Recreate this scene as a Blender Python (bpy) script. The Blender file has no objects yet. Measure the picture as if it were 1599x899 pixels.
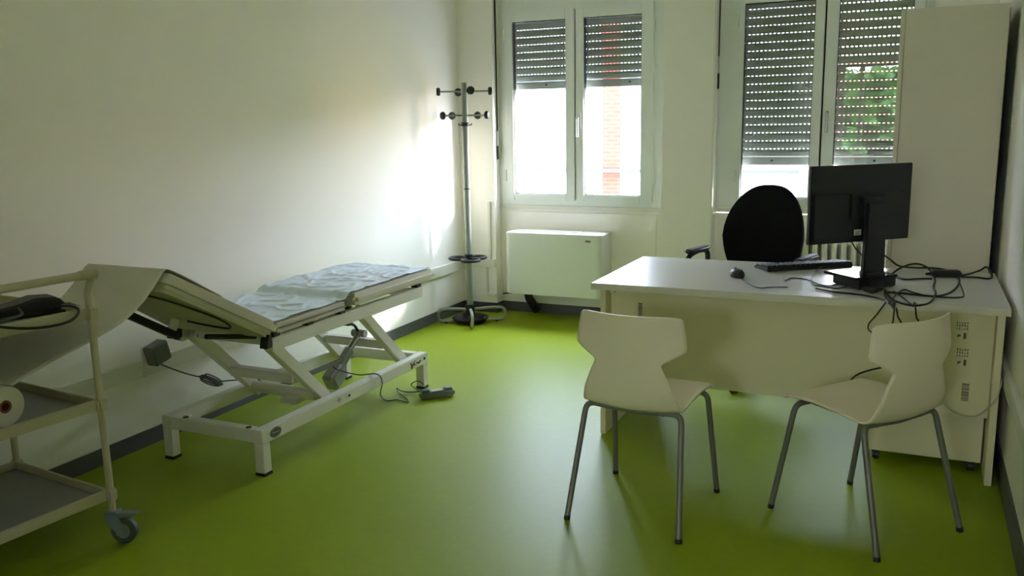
import bpy, bmesh, math, random
from mathutils import Vector, Matrix, noise
random.seed(7)
PI = math.pi
scene = bpy.context.scene
COL = scene.collection

# ------------------------------------------------------------------ camera
F_PX, CAM_H = 1369.206, 1.44
YAW, PITCH, ROLL = -0.43269056, 0.18721227, -0.01854118
def basis():
    cy, sy, cp, sp = math.cos(YAW), math.sin(YAW), math.cos(PITCH), math.sin(PITCH)
    f = Vector((sy*cp, cy*cp, -sp)); r = Vector((cy, -sy, 0)); u = r.cross(f)
    c, s = math.cos(ROLL), math.sin(ROLL)
    return r*c + u*s, u*c - r*s, f
CR, CU, CF = basis()
cam_data = bpy.data.cameras.new('camera'); cam = bpy.data.objects.new('camera', cam_data); COL.objects.link(cam)
cam_data.sensor_width = 36; cam_data.lens = F_PX/1599*36; cam_data.clip_start = .05; cam_data.clip_end = 500
cam.matrix_world = Matrix(((CR.x, CU.x, -CF.x, 0), (CR.y, CU.y, -CF.y, 0), (CR.z, CU.z, -CF.z, CAM_H), (0, 0, 0, 1)))
scene.camera = cam

# ------------------------------------------------------------------ light
SKY_STRENGTH = 46.0
SUN_STRENGTH = 24.0
SUN_AZ, SUN_EL = math.radians(65), math.radians(16)      # low hazy sun, off to the right across the street
scene.view_settings.view_transform = 'Standard'
scene.view_settings.look = 'None'
scene.view_settings.exposure = 0.10
scene.view_settings.gamma = 1.0
scene.view_settings.use_curve_mapping = False
world = bpy.data.worlds.new('sky'); scene.world = world; world.use_nodes = True
wn = world.node_tree; bg = wn.nodes['Background']
wtc = wn.nodes.new('ShaderNodeTexCoord'); wsep = wn.nodes.new('ShaderNodeSeparateXYZ'); wr = wn.nodes.new('ShaderNodeValToRGB')
wr.color_ramp.elements[0].position = 0.0; wr.color_ramp.elements[0].color = (1.0, .92, .97, 1)
wr.color_ramp.elements[1].position = 0.9; wr.color_ramp.elements[1].color = (1.1, 1.2, 1.5, 1)
e_ = wr.color_ramp.elements.new(.20); e_.color = (.75, .80, .98, 1)
e_ = wr.color_ramp.elements.new(.45); e_.color = (.68, .78, 1.0, 1)
e_ = wr.color_ramp.elements.new(.70); e_.color = (.72, .82, 1.05, 1)
wn.links.new(wtc.outputs['Generated'], wsep.inputs[0]); wn.links.new(wsep.outputs['Z'], wr.inputs[0]); wn.links.new(wr.outputs[0], bg.inputs[0]); bg.inputs[1].default_value = SKY_STRENGTH
sun_d = bpy.data.lights.new('sun', 'SUN'); sun_d.energy = SUN_STRENGTH; sun_d.angle = math.radians(4.5); sun_d.color = (1, .96, .90)
sun = bpy.data.objects.new('sun', sun_d); COL.objects.link(sun)
sun.rotation_euler = Vector((-math.sin(SUN_AZ)*math.cos(SUN_EL), -math.cos(SUN_AZ)*math.cos(SUN_EL), -math.sin(SUN_EL))).to_track_quat('-Z', 'Y').to_euler()
def portal(name, x0, x1, z0, z1, y, toward):
    d = bpy.data.lights.new(name, 'AREA'); d.shape = 'RECTANGLE'; d.size = x1-x0; d.size_y = z1-z0; d.cycles.is_portal = True
    o = bpy.data.objects.new(name, d); COL.objects.link(o); o.location = ((x0+x1)/2, y, (z0+z1)/2)
    o.rotation_euler = Vector((0, toward, 0)).to_track_quat('-Z', 'Y').to_euler()
portal('window_portal', -2.82, -1.70, .84, 1.70, 6.22, -1)
portal('window_portal', -1.16, -.02, .84, 1.16, 6.22, -1)
portal('window_portal', -1.23, -.32, .77, 2.28, -4.16, 1)
scene.cycles.max_bounces = 12; scene.cycles.diffuse_bounces = 8; scene.cycles.transparent_max_bounces = 24
scene.cycles.sample_clamp_indirect = 40.0; scene.cycles.caustics_reflective = False; scene.cycles.caustics_refractive = False

# ------------------------------------------------------------------ helpers: pixel rays onto the calibrated room
def ray(x, y):
    return CR*((x-799.5)/F_PX) - CU*((y-449.5)/F_PX) + CF
def onz(x, y, z):
    d = ray(x, y); t = (z-CAM_H)/d.z; return Vector((d.x*t, d.y*t, z))
def ony(x, y, Y):
    d = ray(x, y); t = Y/d.y; return Vector((d.x*t, Y, CAM_H+d.z*t))
def onx(x, y, X):
    d = ray(x, y); t = X/d.x; return Vector((X, d.y*t, CAM_H+d.z*t))

# ------------------------------------------------------------------ materials
def srgb(r, g, b):
    f = lambda c: (c/255/12.92 if c/255 <= .04045 else ((c/255+.055)/1.055)**2.4)
    return (f(r), f(g), f(b), 1)
MATS = {}
def mat(name, rgb, rough=.5, metal=0.0, var=.04, scale=6.0, bump=0.0, bscale=80.0, spec=.5, stretch=None, coat=0):
    m = bpy.data.materials.new(name); m.use_nodes = True; nt = m.node_tree; b = nt.nodes['Principled BSDF']
    c = srgb(*rgb); b.inputs['Roughness'].default_value = rough; b.inputs['Metallic'].default_value = metal
    b.inputs['Specular IOR Level'].default_value = spec; b.inputs['Coat Weight'].default_value = coat
    tc = nt.nodes.new('ShaderNodeTexCoord'); n = nt.nodes.new('ShaderNodeTexNoise'); n.inputs['Scale'].default_value = scale; n.inputs['Detail'].default_value = 4
    src = tc.outputs['Object']
    if stretch:
        mp = nt.nodes.new('ShaderNodeMapping'); mp.inputs['Scale'].default_value = stretch; nt.links.new(src, mp.inputs['Vector']); src = mp.outputs[0]
    nt.links.new(src, n.inputs['Vector'])
    r = nt.nodes.new('ShaderNodeMix'); r.data_type = 'RGBA'
    r.inputs[6].default_value = tuple(min(1, v*(1-var)) for v in c[:3])+(1,); r.inputs[7].default_value = tuple(min(1, v*(1+var)) for v in c[:3])+(1,)
    nt.links.new(n.outputs[0], r.inputs[0]); nt.links.new(r.outputs[2], b.inputs['Base Color'])
    if bump:
        n2 = nt.nodes.new('ShaderNodeTexNoise'); n2.inputs['Scale'].default_value = bscale; n2.inputs['Detail'].default_value = 3
        nt.links.new(src, n2.inputs['Vector'])
        bp = nt.nodes.new('ShaderNodeBump'); bp.inputs['Strength'].default_value = bump; bp.inputs['Distance'].default_value = .004
        nt.links.new(n2.outputs[0], bp.inputs['Height']); nt.links.new(bp.outputs[0], b.inputs['Normal'])
    MATS[name] = m; return m
mat('wall_paint', (243, 239, 231), .55, var=.015, scale=1.5, bump=.12, bscale=60)
mat('ceiling_paint', (243, 240, 233), .8, var=.01)
mat('floor_vinyl', (136, 155, 22), .44, var=.06, scale=30, bump=.05, bscale=300, spec=.18)
mat('base_vinyl', (82, 82, 84), .45, var=.05)
mat('rail_paint', (226, 224, 214), .45, var=.015)
mat('frame_alu', (234, 237, 234), .35, var=.015)
mat('gasket', (28, 28, 27), .6)
mat('shutter_pvc', (150, 152, 142), .5, var=.03)
mat('strap', (52, 48, 40), .8, var=.1, scale=60)
mat('chrome', (190, 190, 190), .22, 1.0, var=.02)
mat('couch_steel', (222, 218, 208), .38, var=.015)
mat('vinyl_cream', (206, 200, 184), .42, var=.02)
mat('board', (196, 190, 168), .6, var=.05, scale=10)
mat('black', (22, 22, 23), .5, var=.1)
mat('black_fabric', (17, 16, 17), .95, var=.15, scale=200, bump=.3, bscale=500, spec=.2)
mat('black_gloss', (13, 13, 16), .14, var=.05)
mat('monitor_black', (20, 20, 22), .42, var=.08, bump=.06, bscale=400)
mat('cable', (18, 18, 18), .5)
mat('cable_grey', (70, 76, 72), .5)
mat('cable_white', (190, 190, 176), .5)
mat('grey_plastic', (104, 110, 108), .5, var=.03)
mat('blue_plastic', (44, 82, 110), .4)
mat('motor_grey', (164, 168, 166), .45, var=.03)
mat('paper', (222, 236, 255), .42, var=.02, scale=12)
mat('paper_roll', (206, 202, 186), .85, var=.02, scale=12)
mat('core', (120, 66, 48), .85)
mat('trolley_steel', (184, 176, 150), .36, var=.02)
mat('tray_grey', (128, 128, 122), .42, var=.04, scale=20)
mat('wheel_grey', (72, 76, 80), .55)
mat('castor_blue', (120, 130, 136), .45)
mat('coat_silver', (146, 150, 142), .5, .1, var=.03)
mat('fan_white', (228, 231, 224), .4, var=.01)
mat('desk_white', (204, 202, 198), .32, var=.012, scale=12)
mat('desk_edge', (208, 204, 182), .5, var=.02)
mat('desk_panel', (220, 210, 172), .5, var=.015)
mat('cabinet_white', (226, 217, 202), .5, var=.012)
mat('cabinet_back', (40, 34, 28), .8)
mat('chair_shell', (224, 212, 186), .42, var=.012, bump=.05, bscale=300)
mat('chair_leg', (112, 110, 100), .45, .25, var=.03)
mat('radiator_white', (226, 224, 212), .4, var=.015)
mat('ink', (98, 98, 70), .7)
mat('sticker', (186, 184, 150), .6)
mat('sticker_white', (214, 214, 206), .6)
mat('logo_grey', (84, 82, 78), .5)
mat('logo_light', (176, 172, 160), .5)
mat('logo_red', (104, 58, 56), .5)
mat('render_white', (176, 188, 204), .85, var=.03, scale=2)
mat('plaster_yellow', (226, 200, 150), .85, var=.04, scale=2)
mat('roof_tile', (150, 78, 56), .85, var=.2, scale=6)
mat('asphalt', (110, 110, 108), .9)
mat('bark', (84, 66, 48), .9, var=.2)
mat('leaf', (62, 104, 36), .7, var=.45, scale=5)
mat('leaf_light', (104, 140, 52), .7, var=.4, scale=5)
mat('rail_dark', (58, 60, 66), .9, spec=0.0)
mat('door_wood', (178, 170, 150), .5, var=.05)
# bricks far away, across the street
bm_ = bpy.data.materials.new('brick_far'); bm_.use_nodes = True; nt = bm_.node_tree
bt = nt.nodes.new('ShaderNodeTexBrick'); bt.inputs['Scale'].default_value = 1.0; bt.inputs['Brick Width'].default_value = .25; bt.inputs['Row Height'].default_value = .075; bt.inputs['Mortar Size'].default_value = .01
bt.inputs['Color1'].default_value = srgb(150, 55, 46); bt.inputs['Color2'].default_value = srgb(146, 52, 43); bt.inputs['Mortar'].default_value = srgb(150, 63, 55)
tc = nt.nodes.new('ShaderNodeTexCoord'); mp = nt.nodes.new('ShaderNodeMapping'); mp.inputs['Rotation'].default_value = (PI/2, 0, 0)
nt.links.new(tc.outputs['Object'], mp.inputs[0]); nt.links.new(mp.outputs[0], bt.inputs['Vector']); nt.links.new(bt.outputs[0], nt.nodes['Principled BSDF'].inputs['Base Color'])
nt.nodes['Principled BSDF'].inputs['Roughness'].default_value = 1.0; nt.nodes['Principled BSDF'].inputs['Specular IOR Level'].default_value = 0.0; MATS['brick_far'] = bm_
# window glass: a clear sheet that lets light through and mirrors a little by Fresnel
gm = bpy.data.materials.new('window_glass'); gm.use_nodes = True; nt = gm.node_tree; nt.nodes.clear()
out = nt.nodes.new('ShaderNodeOutputMaterial'); mx = nt.nodes.new('ShaderNodeMixShader'); tr = nt.nodes.new('ShaderNodeBsdfTransparent'); gl = nt.nodes.new('ShaderNodeBsdfGlossy')
geo = nt.nodes.new('ShaderNodeNewGeometry'); dt = nt.nodes.new('ShaderNodeVectorMath'); dt.operation = 'DOT_PRODUCT'
nt.links.new(geo.outputs['Incoming'], dt.inputs[0]); nt.links.new(geo.outputs['Normal'], dt.inputs[1])
def mth(op, a, b=None):
    n = nt.nodes.new('ShaderNodeMath'); n.operation = op
    for i, v in enumerate((a, b)):
        if v is None: continue
        if isinstance(v, (int, float)): n.inputs[i].default_value = v
        else: nt.links.new(v, n.inputs[i])
    return n.outputs[0]
fr_out = mth('ADD', mth('MULTIPLY', mth('POWER', mth('SUBTRACT', 1.0, mth('ABSOLUTE', dt.outputs['Value'])), 5.0), .96), .04)   # Schlick, same from both faces
gl.inputs['Roughness'].default_value = 0.0; tr.inputs[0].default_value = (.94, .96, .95, 1)
nt.links.new(fr_out, mx.inputs[0]); nt.links.new(tr.outputs[0], mx.inputs[1]); nt.links.new(gl.outputs[0], mx.inputs[2]); nt.links.new(mx.outputs[0], out.inputs[0]); MATS['window_glass'] = gm

# ------------------------------------------------------------------ mesh builder
class MB:
    def __init__(s): s.bm = bmesh.new()
    def box(s, x0, x1, y0, y1, z0, z1, M=None):
        vs = [s.bm.verts.new((x, y, z)) for x in (x0, x1) for y in (y0, y1) for z in (z0, z1)]
        for f in ((0, 1, 3, 2), (4, 6, 7, 5), (0, 4, 5, 1), (2, 3, 7, 6), (0, 2, 6, 4), (1, 5, 7, 3)): s.bm.faces.new([vs[i] for i in f])
        if M: bmesh.ops.transform(s.bm, matrix=M, verts=vs)
        return s
    def bar(s, a, b, w, h, up=(0, 0, 1), bevel=0):
        a, b = Vector(a), Vector(b); d = (b-a); L = d.length; d.normalize(); up = Vector(up)
        if abs(d.dot(up)) > .98: up = Vector((0, 1, 0))
        r = d.cross(up).normalized(); u = r.cross(d)
        M = Matrix(((r.x, d.x, u.x, a.x), (r.y, d.y, u.y, a.y), (r.z, d.z, u.z, a.z), (0, 0, 0, 1)))
        return s.box(-w/2, w/2, 0, L, -h/2, h/2, M)
    def tube(s, pts, r, n=10, cap=True, closed=False):
        pts = [Vector(p) for p in pts]; rad = r if isinstance(r, (list, tuple)) else [r]*len(pts)
        N = len(pts); rings = []; prev = None
        for i, p in enumerate(pts):
            if closed: d = pts[(i+1) % N]-pts[i-1]
            else: d = pts[min(i+1, N-1)]-pts[max(i-1, 0)]
            d.normalize()
            if prev is None:
                q = Vector((0, 0, 1)) if abs(d.z) < .9 else Vector((1, 0, 0)); a = d.cross(q).normalized()
            else:
                a = prev - d*prev.dot(d)
                a = a.normalized() if a.length > 1e-6 else d.orthogonal().normalized()
            prev = a; b = d.cross(a)
            rings.append([s.bm.verts.new(p+(a*math.cos(2*PI*k/n)+b*math.sin(2*PI*k/n))*rad[i]) for k in range(n)])
        m = N if closed else N-1
        for i in range(m):
            A, B = rings[i], rings[(i+1) % N]
            for k in range(n): s.bm.faces.new((A[k], A[(k+1) % n], B[(k+1) % n], B[k]))
        if cap and not closed:
            s.bm.faces.new(rings[0][::-1]); s.bm.faces.new(rings[-1])
        return s
    def cyl(s, a, b, r, n=20, r2=None): return s.tube([a, b], [r, r if r2 is None else r2], n)
    def lathe(s, prof, n=24, M=None):
        rings = []
        for (r, z) in prof:
            if r < 1e-6: rings.append([s.bm.verts.new((0, 0, z))])
            else: rings.append([s.bm.verts.new((r*math.cos(2*PI*k/n), r*math.sin(2*PI*k/n), z)) for k in range(n)])
        for A, B in zip(rings, rings[1:]):
            for k in range(n):
                k2 = (k+1) % n
                if len(A) == 1 and len(B) > 1: s.bm.faces.new((A[0], B[k2], B[k]))
                elif len(B) == 1 and len(A) > 1: s.bm.faces.new((A[k], A[k2], B[0]))
                elif len(A) > 1: s.bm.faces.new((A[k], A[k2], B[k2], B[k]))
        if M: bmesh.ops.transform(s.bm, matrix=M, verts=[v for R in rings for v in R])
        return s
    def prism(s, poly, h0, h1, axis='z', M=None):
        def P(a, b, h): return {'z': (a, b, h), 'y': (a, h, b), 'x': (h, a, b)}[axis]
        A = [s.bm.verts.new(P(a, b, h0)) for a, b in poly]; B = [s.bm.verts.new(P(a, b, h1)) for a, b in poly]; n = len(poly)
        s.bm.faces.new(A[::-1]); s.bm.faces.new(B)
        for k in range(n): s.bm.faces.new((A[k], A[(k+1) % n], B[(k+1) % n], B[k]))
        if M: bmesh.ops.transform(s.bm, matrix=M, verts=A+B)
        return s
    def grid(s, fn, nu, nv):
        V = [[s.bm.verts.new(fn(i/nu, j/nv)) for i in range(nu+1)] for j in range(nv+1)]
        for j in range(nv):
            for i in range(nu): s.bm.faces.new((V[j][i], V[j][i+1], V[j+1][i+1], V[j+1][i]))
        return s
    def build(s, name, material, parent=None, bevel=0, seg=2, smooth=True, loc=None, solid=0, label=None, subsurf=0):
        bmesh.ops.recalc_face_normals(s.bm, faces=s.bm.faces)
        if bevel:
            es = [e for e in s.bm.edges if len(e.link_faces) == 2 and e.calc_face_angle(0) > .6]
            bmesh.ops.bevel(s.bm, geom=es, offset=bevel, segments=seg, affect='EDGES', clamp_overlap=True)
        me = bpy.data.meshes.new(name); s.bm.to_mesh(me); s.bm.free()
        me.materials.append(MATS[material])
        if smooth:
            me.polygons.foreach_set('use_smooth', [True]*len(me.polygons)); me.set_sharp_from_angle(angle=math.radians(38))
        o = bpy.data.objects.new(name, me); COL.objects.link(o)
        if parent: o.parent = parent
        if loc is not None: o.location = loc
        if solid:
            md = o.modifiers.new('thickness', 'SOLIDIFY'); md.thickness = solid; md.offset = 0
        if subsurf:
            md = o.modifiers.new('smooth', 'SUBSURF'); md.levels = subsurf; md.render_levels = subsurf
        if label: o['label'] = label
        return o
def tag(o, label, cat=None, group=None, kind=None):
    o['label'] = label
    if cat: o['category'] = cat
    if group: o['group'] = group
    if kind: o['kind'] = kind
    return o
def thing(name, label, cat, loc=(0, 0, 0), rz=0, group=None, kind=None):
    o = bpy.data.objects.new(name, None); o.empty_display_size = .1; COL.objects.link(o); o.location = loc; o.rotation_euler = (0, 0, rz)
    return tag(o, label, cat, group, kind)
def dup(src, parent=None, loc=None):
    c = src.copy(); COL.objects.link(c)
    if parent: c.parent = parent
    if loc is not None: c.location = loc
    return c
def copy_tree(o, parent=None):
    c = o.copy(); COL.objects.link(c); c.parent = parent
    for ch in list(o.children): copy_tree(ch, c)
    return c
def spline(pts, n=8, closed=False):
    pts = [Vector(p) for p in pts]; N = len(pts); out = []
    R = range(N if closed else N-1)
    for i in R:
        g = (lambda k: pts[k % N]) if closed else (lambda k: pts[max(0, min(N-1, k))])
        p0, p1, p2, p3 = g(i-1), g(i), g(i+1), g(i+2)
        for k in range(n):
            t = k/n; t2, t3 = t*t, t*t*t
            out.append(.5*((2*p1)+(p2-p0)*t+(2*p0-5*p1+4*p2-p3)*t2+(3*p1-p0-3*p2+p3)*t3))
    if not closed: out.append(pts[-1])
    return out
def fillet(pts, r, n=6):
    pts = [Vector(p) for p in pts]; out = [pts[0]]
    for i in range(1, len(pts)-1):
        p = pts[i]; a = (pts[i-1]-p); b = (pts[i+1]-p); d = min(r, a.length*.49, b.length*.49)
        A = p+a.normalized()*d; B = p+b.normalized()*d
        for k in range(n+1):
            t = k/n; out.append(A*(1-t)**2+p*2*t*(1-t)+B*t*t)
    out.append(pts[-1]); return out

# ================================================================== THE ROOM
XL, XR, YB, YR, YREAR, ZC = -3.16, .374, 5.95, 6.05, -4.0, 3.0
XE, YE = -1.45, .40                                 # corner of an unseen block, added to keep rear light off the trolley
WT = .15
def slab(name, label, m, boxes, cat, bevel=0):
    b = MB()
    for bx in boxes: b.box(*bx)
    o = b.build(name, m, bevel=bevel, smooth=False); return tag(o, label, cat, kind='structure')
slab('floor', 'lime green vinyl floor of the room', 'floor_vinyl', [(XL-.2, XR+.2, YREAR-.2, YR+WT, -.12, 0)], 'floor')
slab('ceiling', 'plain white ceiling above the room', 'ceiling_paint', [(XL-.2, XR+.2, YREAR-.2, YR+WT, ZC, ZC+.2)], 'ceiling')
slab('wall_left', 'long white wall behind the examination couch', 'wall_paint', [(XL-.2, XL, YREAR-.2, YR+WT, 0, ZC)], 'wall')
slab('wall_right', 'white wall beside desk and tall cabinet', 'wall_paint', [(XR, XR+.2, YREAR-.2, YR+WT, 0, ZC)], 'wall')
P1, Q0, Q1, P2 = -2.876, -1.597, -1.244, .035      # edges of the two window recesses
HEAD = 2.32                                         # top of window frames; shutter boxes above
slab('wall_back', 'white wall with two window recesses and a pier between', 'wall_paint',
     [(XL, P1, YB, YR+WT, 0, ZC), (Q0, Q1, YB, YR+WT, 0, ZC), (P2, XR, YB, YR+WT, 0, ZC),
      (P1, Q0, YR, YR+WT, 0, .80), (Q1, P2, YR, YR+WT, 0, .80), (P1, Q0, YR+.012, YR+WT, HEAD, ZC), (Q1, P2, YR+.012, YR+WT, HEAD, ZC)], 'wall')
slab('wall_rear', 'white rear wall behind the viewer with a garden window', 'wall_paint',
     [(XE, -1.25, YREAR-.2, YREAR, 0, ZC), (-.30, XR, YREAR-.2, YREAR, 0, ZC), (-1.25, -.30, YREAR-.2, YREAR, 0, .75), (-1.25, -.30, YREAR-.2, YREAR, 2.30, ZC)], 'wall')
slab('wall_light_block', 'unseen white block added behind the viewer to shade the left side', 'wall_paint', [(XL, XE, YREAR-.2, YE, 0, ZC)], 'wall')  # out-of-view block added to stop rear window light reaching the left side
BH = .075
slab('baseboard_left', 'dark grey vinyl skirting along the left wall', 'base_vinyl', [(XL, XL+.008, YE, YB, 0, BH)], 'baseboard')
slab('baseboard_right', 'dark grey vinyl skirting along the right wall', 'base_vinyl', [(XR-.008, XR, YREAR, YB, 0, .115)], 'baseboard')
slab('baseboard_back', 'dark grey vinyl skirting under the windows', 'base_vinyl',
     [(XL+.008, P1, YB-.008, YB, 0, BH), (P1, P1+.008, YB-.008, YR, 0, BH), (P1+.008, Q0, YR-.008, YR, 0, BH), (Q0-.008, Q0, YB, YR-.008, 0, BH), (Q0-.008, Q1+.008, YB-.008, YB, 0, BH),
      (Q1, Q1+.008, YB, YR, 0, BH), (Q1+.008, P2, YR-.008, YR, 0, BH), (P2, XR-.008, YB-.008, YB, 0, BH)], 'baseboard')
# cable trunking
slab('trim_1', 'cream cable trunking running along the left wall behind the couch', 'rail_paint', [(XL, XL+.022, 1.0, YB, .33, .405)], 'trunking', .002)
slab('trim_2', 'cream cable trunking along the right wall beside the desk', 'rail_paint', [(XR-.022, XR, .2, 4.55, .397, .466)], 'trunking', .002)
slab('trim_3', 'short trunking and thin vertical conduits on the corner pilaster', 'rail_paint',
     [(XL+.022, P1-.006, YB-.022, YB, .350, .412), (-2.934, -2.914, YB-.014, YB, .412, .85), (-2.964, -2.948, YB-.012, YB, .15, .350), (-2.958, P1-.004, YB-.02, YB, .12, .15)], 'trunking', .002)
slab('trim_4', 'thin white conduit on the edge of the pier between the windows', 'rail_paint', [(Q1-.012, Q1, YB-.012, YB, BH, HEAD+.3)], 'conduit', .002)
slab('trim_5', 'raised white panel under the window over the convector', 'wall_paint', [(P1+.05, Q0-.06, YR-.012, YR, .30, .775)], 'panel', .002)
slab('trim_6', 'raised white panel under the window over the radiator', 'wall_paint', [(Q1+.06, P2-.06, YR-.012, YR, .30, .775)], 'panel', .002)

# ---------------------------------------------------------------- windows
def slat_mesh(x0, x1, pitch):
    b = MB()
    prof = [(-.004, .0), (-.0075, .012), (-.0075, .034), (-.003, pitch-.0045), (.003, pitch-.0045), (.0055, .034), (.0055, .012), (.004, 0)]
    b.prism(prof, x0, x1, axis='x')
    n = int((x1-x0)/.0262)
    w = (x1-x0)/n
    for k in range(n+1):
        c = x0+k*w; b.box(max(x0, c-.0078), min(x1, c+.0078), -.0022, .0022, pitch-.0047, pitch+.001)
    return b
def make_window(n, label, xl, xr, sashes, glass, zb, zs0, zs1, zg0, zg1, shut_z, top_row, pitch, strap_z, handle_px):
    w = thing('window_%d' % n, label, 'window', ((xl+xr)/2, YR, 0), kind='structure')
    ox = (xl+xr)/2
    yf = YR-.004                                      # face of the fixed frame, world; local y = world - YR
    f = MB(); L, Rr = xl-ox, xr-ox
    fl, fr_ = sashes[0][0]-ox+.012, sashes[1][1]-ox-.012
    f.box(L, fl, -.004, .06, zb-.03, HEAD+.02); f.box(fr_, Rr, -.004, .06, zb-.03, HEAD+.02); f.box(fl, fr_, -.004, .06, zb-.03, zs0+.01); f.box(fl, fr_, -.004, .06, zs1-.01, HEAD+.02)
    f.build('frame', 'frame_alu', w, bevel=.003)
    MB().box(L-.01, Rr+.02, -.014, .0, zb-.028, zb).build('window_sill', 'rail_paint', w, bevel=.002)
    mu = MB().box((sashes[0][1]+sashes[1][0])/2-ox-.004, (sashes[0][1]+sashes[1][0])/2-ox+.004, .002, .05, zs0, zs1).build('gasket', 'gasket', w)
    for i, ((s0, s1), (g0, g1)) in enumerate(zip(sashes, glass)):
        s0 -= ox; s1 -= ox; g0 -= ox; g1 -= ox
        b = MB(); y0, y1 = -.022, .045
        b.box(s0, g0, y0, y1, zs0, zs1); b.box(g1, s1, y0, y1, zs0, zs1); b.box(g0, g1, y0, y1, zs0, zg0); b.box(g0, g1, y0, y1, zg1, zs1)
        s = b.build('sash', 'frame_alu', w, bevel=.004)
        MB().box(g0, g1, .014, .018, zg0, zg1).build('pane', 'window_glass', s, smooth=False)
        g = MB(); e = .004
        g.box(g0, g0+e, -.012, .03, zg0, zg1); g.box(g1-e, g1, -.012, .03, zg0, zg1); g.box(g0+e, g1-e, -.012, .03, zg0, zg0+e); g.box(g0+e, g1-e, -.012, .03, zg1-e, zg1)
        g.build('gasket', 'gasket', s, smooth=False)
        hx = s0-.006 if i == 0 else s1+.006
        for hz in (zs0+.14, zs1-.2):
            MB().cyl((hx, -.02, hz), (hx, -.02, hz+.085), .008, 10).build('hinge', 'frame_alu', s)
    hx = sashes[1][0]-ox+.03; hz = handle_px
    h = MB().box(hx-.015, hx+.015, -.031, -.022, hz, hz+.12).build('handle_plate', 'frame_alu', w, bevel=.004)
    MB().tube(fillet([(hx, -.03, hz+.075), (hx, -.07, hz+.075), (hx, -.072, hz-.055)], .015), .0085, 10).build('handle', 'chrome', w)
    # roller shutter outside
    ys = .10
    sh = MB().box(L+.03, Rr-.02, ys-.008, ys+.008, shut_z, shut_z+.055).build('shutter', 'shutter_pvc', w, bevel=.003)
    for q in (.25, .75):
        MB().cyl((L+.03+(Rr-L)*q, ys-.014, shut_z+.03), (L+.03+(Rr-L)*q, ys-.006, shut_z+.03), .008, 10).build('stop', 'black', sh)
    z = shut_z+.056; first = None
    while z < HEAD+.12:
        if first is None: first = slat_mesh(L+.03, Rr-.02, pitch).build('slat', 'shutter_pvc', sh, smooth=False, loc=(0, ys, z))
        else: dup(first, sh, (0, ys, z))
        z += pitch
    for gx in (L+.02, Rr-.015):
        MB().box(gx-.012, gx+.012, ys-.02, ys+.02, zb, HEAD+.1).build('guide', 'frame_alu', w)
    # belt of the shutter on the left reveal
    MB().box(L+.004, L+.012, -.052, -.045, strap_z+.21, ZC-.02).build('belt', 'strap', w)
    MB().box(L+.002, L+.014, -.054, -.043, strap_z, strap_z+.10).build('belt_catch', 'black', w)
    MB().cyl((L+.008, -.048, strap_z+.10), (L+.008, -.048, strap_z+.21), .004, 8).build('belt_rod', 'chrome', w)
    return w
make_window(1, 'white two-leaf window over the convector, shutter half down', P1, Q0, ((-2.813, -2.267), (-2.255, -1.687)), ((-2.747, -2.333), (-2.194, -1.773)),
            .822, .862, 2.222, .909, 2.150, 1.674, 2.14, .0535, 1.165, 1.38)
make_window(2, 'white two-leaf window behind the office chair, shutter nearly closed', Q1, P2, ((-1.117, -.585), (-.573, -.012)), ((-1.080, -.643), (-.500, -.075)),
            .836, .872, 2.222, .914, 2.165, 1.122, 2.13, .0535, 1.63, 1.39)
# header strip and latch above window 1
slab('trim_7', 'white shutter box cover strip above the window over the convector', 'rail_paint', [(P1, Q0, YR-.006, YR+.012, HEAD, HEAD+.02)], 'panel')
slab('trim_8', 'white shutter box cover strip above the window with lowered shutter', 'rail_paint', [(Q1, P2, YR-.006, YR+.012, HEAD, HEAD+.02)], 'panel')
o = MB().box(-2.70, -2.645, YR-.016, YR-.0062, 2.262, 2.272).build('shutter_latch', 'frame_alu', bevel=.002)
tag(o, 'small white latch on the frame above the convector window', 'latch')
# garden window behind the viewer (seen as a reflection)
w3 = thing('window_3', 'garden window in the rear wall, seen only as a reflection', 'window', (-.775, YREAR, 0), kind='structure')
b = MB(); b.box(-.475, -.42, -.12, -.05, .75, 2.30); b.box(.42, .475, -.12, -.05, .75, 2.30); b.box(-.42, .42, -.12, -.05, .75, .81); b.box(-.42, .42, -.12, -.05, 2.24, 2.30); b.box(-.20, -.12, -.12, -.05, .81, 2.24)
b.build('frame', 'frame_alu', w3, bevel=.003)
for g0, g1 in ((-.42, -.20), (-.12, .42)): MB().box(g0, g1, -.088, -.084, .81, 2.24).build('pane', 'window_glass', w3, smooth=False)

# ================================================================== FURNITURE
# ---------------------------------------------------------------- examination couch
couch = thing('examination_couch', 'cream steel examination couch with scissor lift and raised backrest', 'couch', (-2.68, 2.70, 0))
for sx in (-1, 1):
    MB().box(sx*.255-.025, sx*.255+.025, 0, 1.365, .14, .20).build('base_rail', 'couch_steel', couch, bevel=.004)
for y0 in (.002, 1.313):
    MB().box(-.23, .23, y0, y0+.05, .142, .198).build('base_crossbar', 'couch_steel', couch, bevel=.004)
for sx in (-1, 1):
    for y0 in (0, 1.315):
        l = MB().box(sx*.255-.024, sx*.255+.024, y0+.001, y0+.049, .012, .141).build('leg', 'couch_steel', couch, bevel=.003)
        MB().box(sx*.255-.026, sx*.255+.026, y0-.001, y0+.051, 0, .0125).build('foot', 'black', l, bevel=.002)
for x in (-.16, .19):
    MB().cyl((x, .025, .197), (x, .025, .2005), .013, 14).build('plug', 'black', couch)
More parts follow.
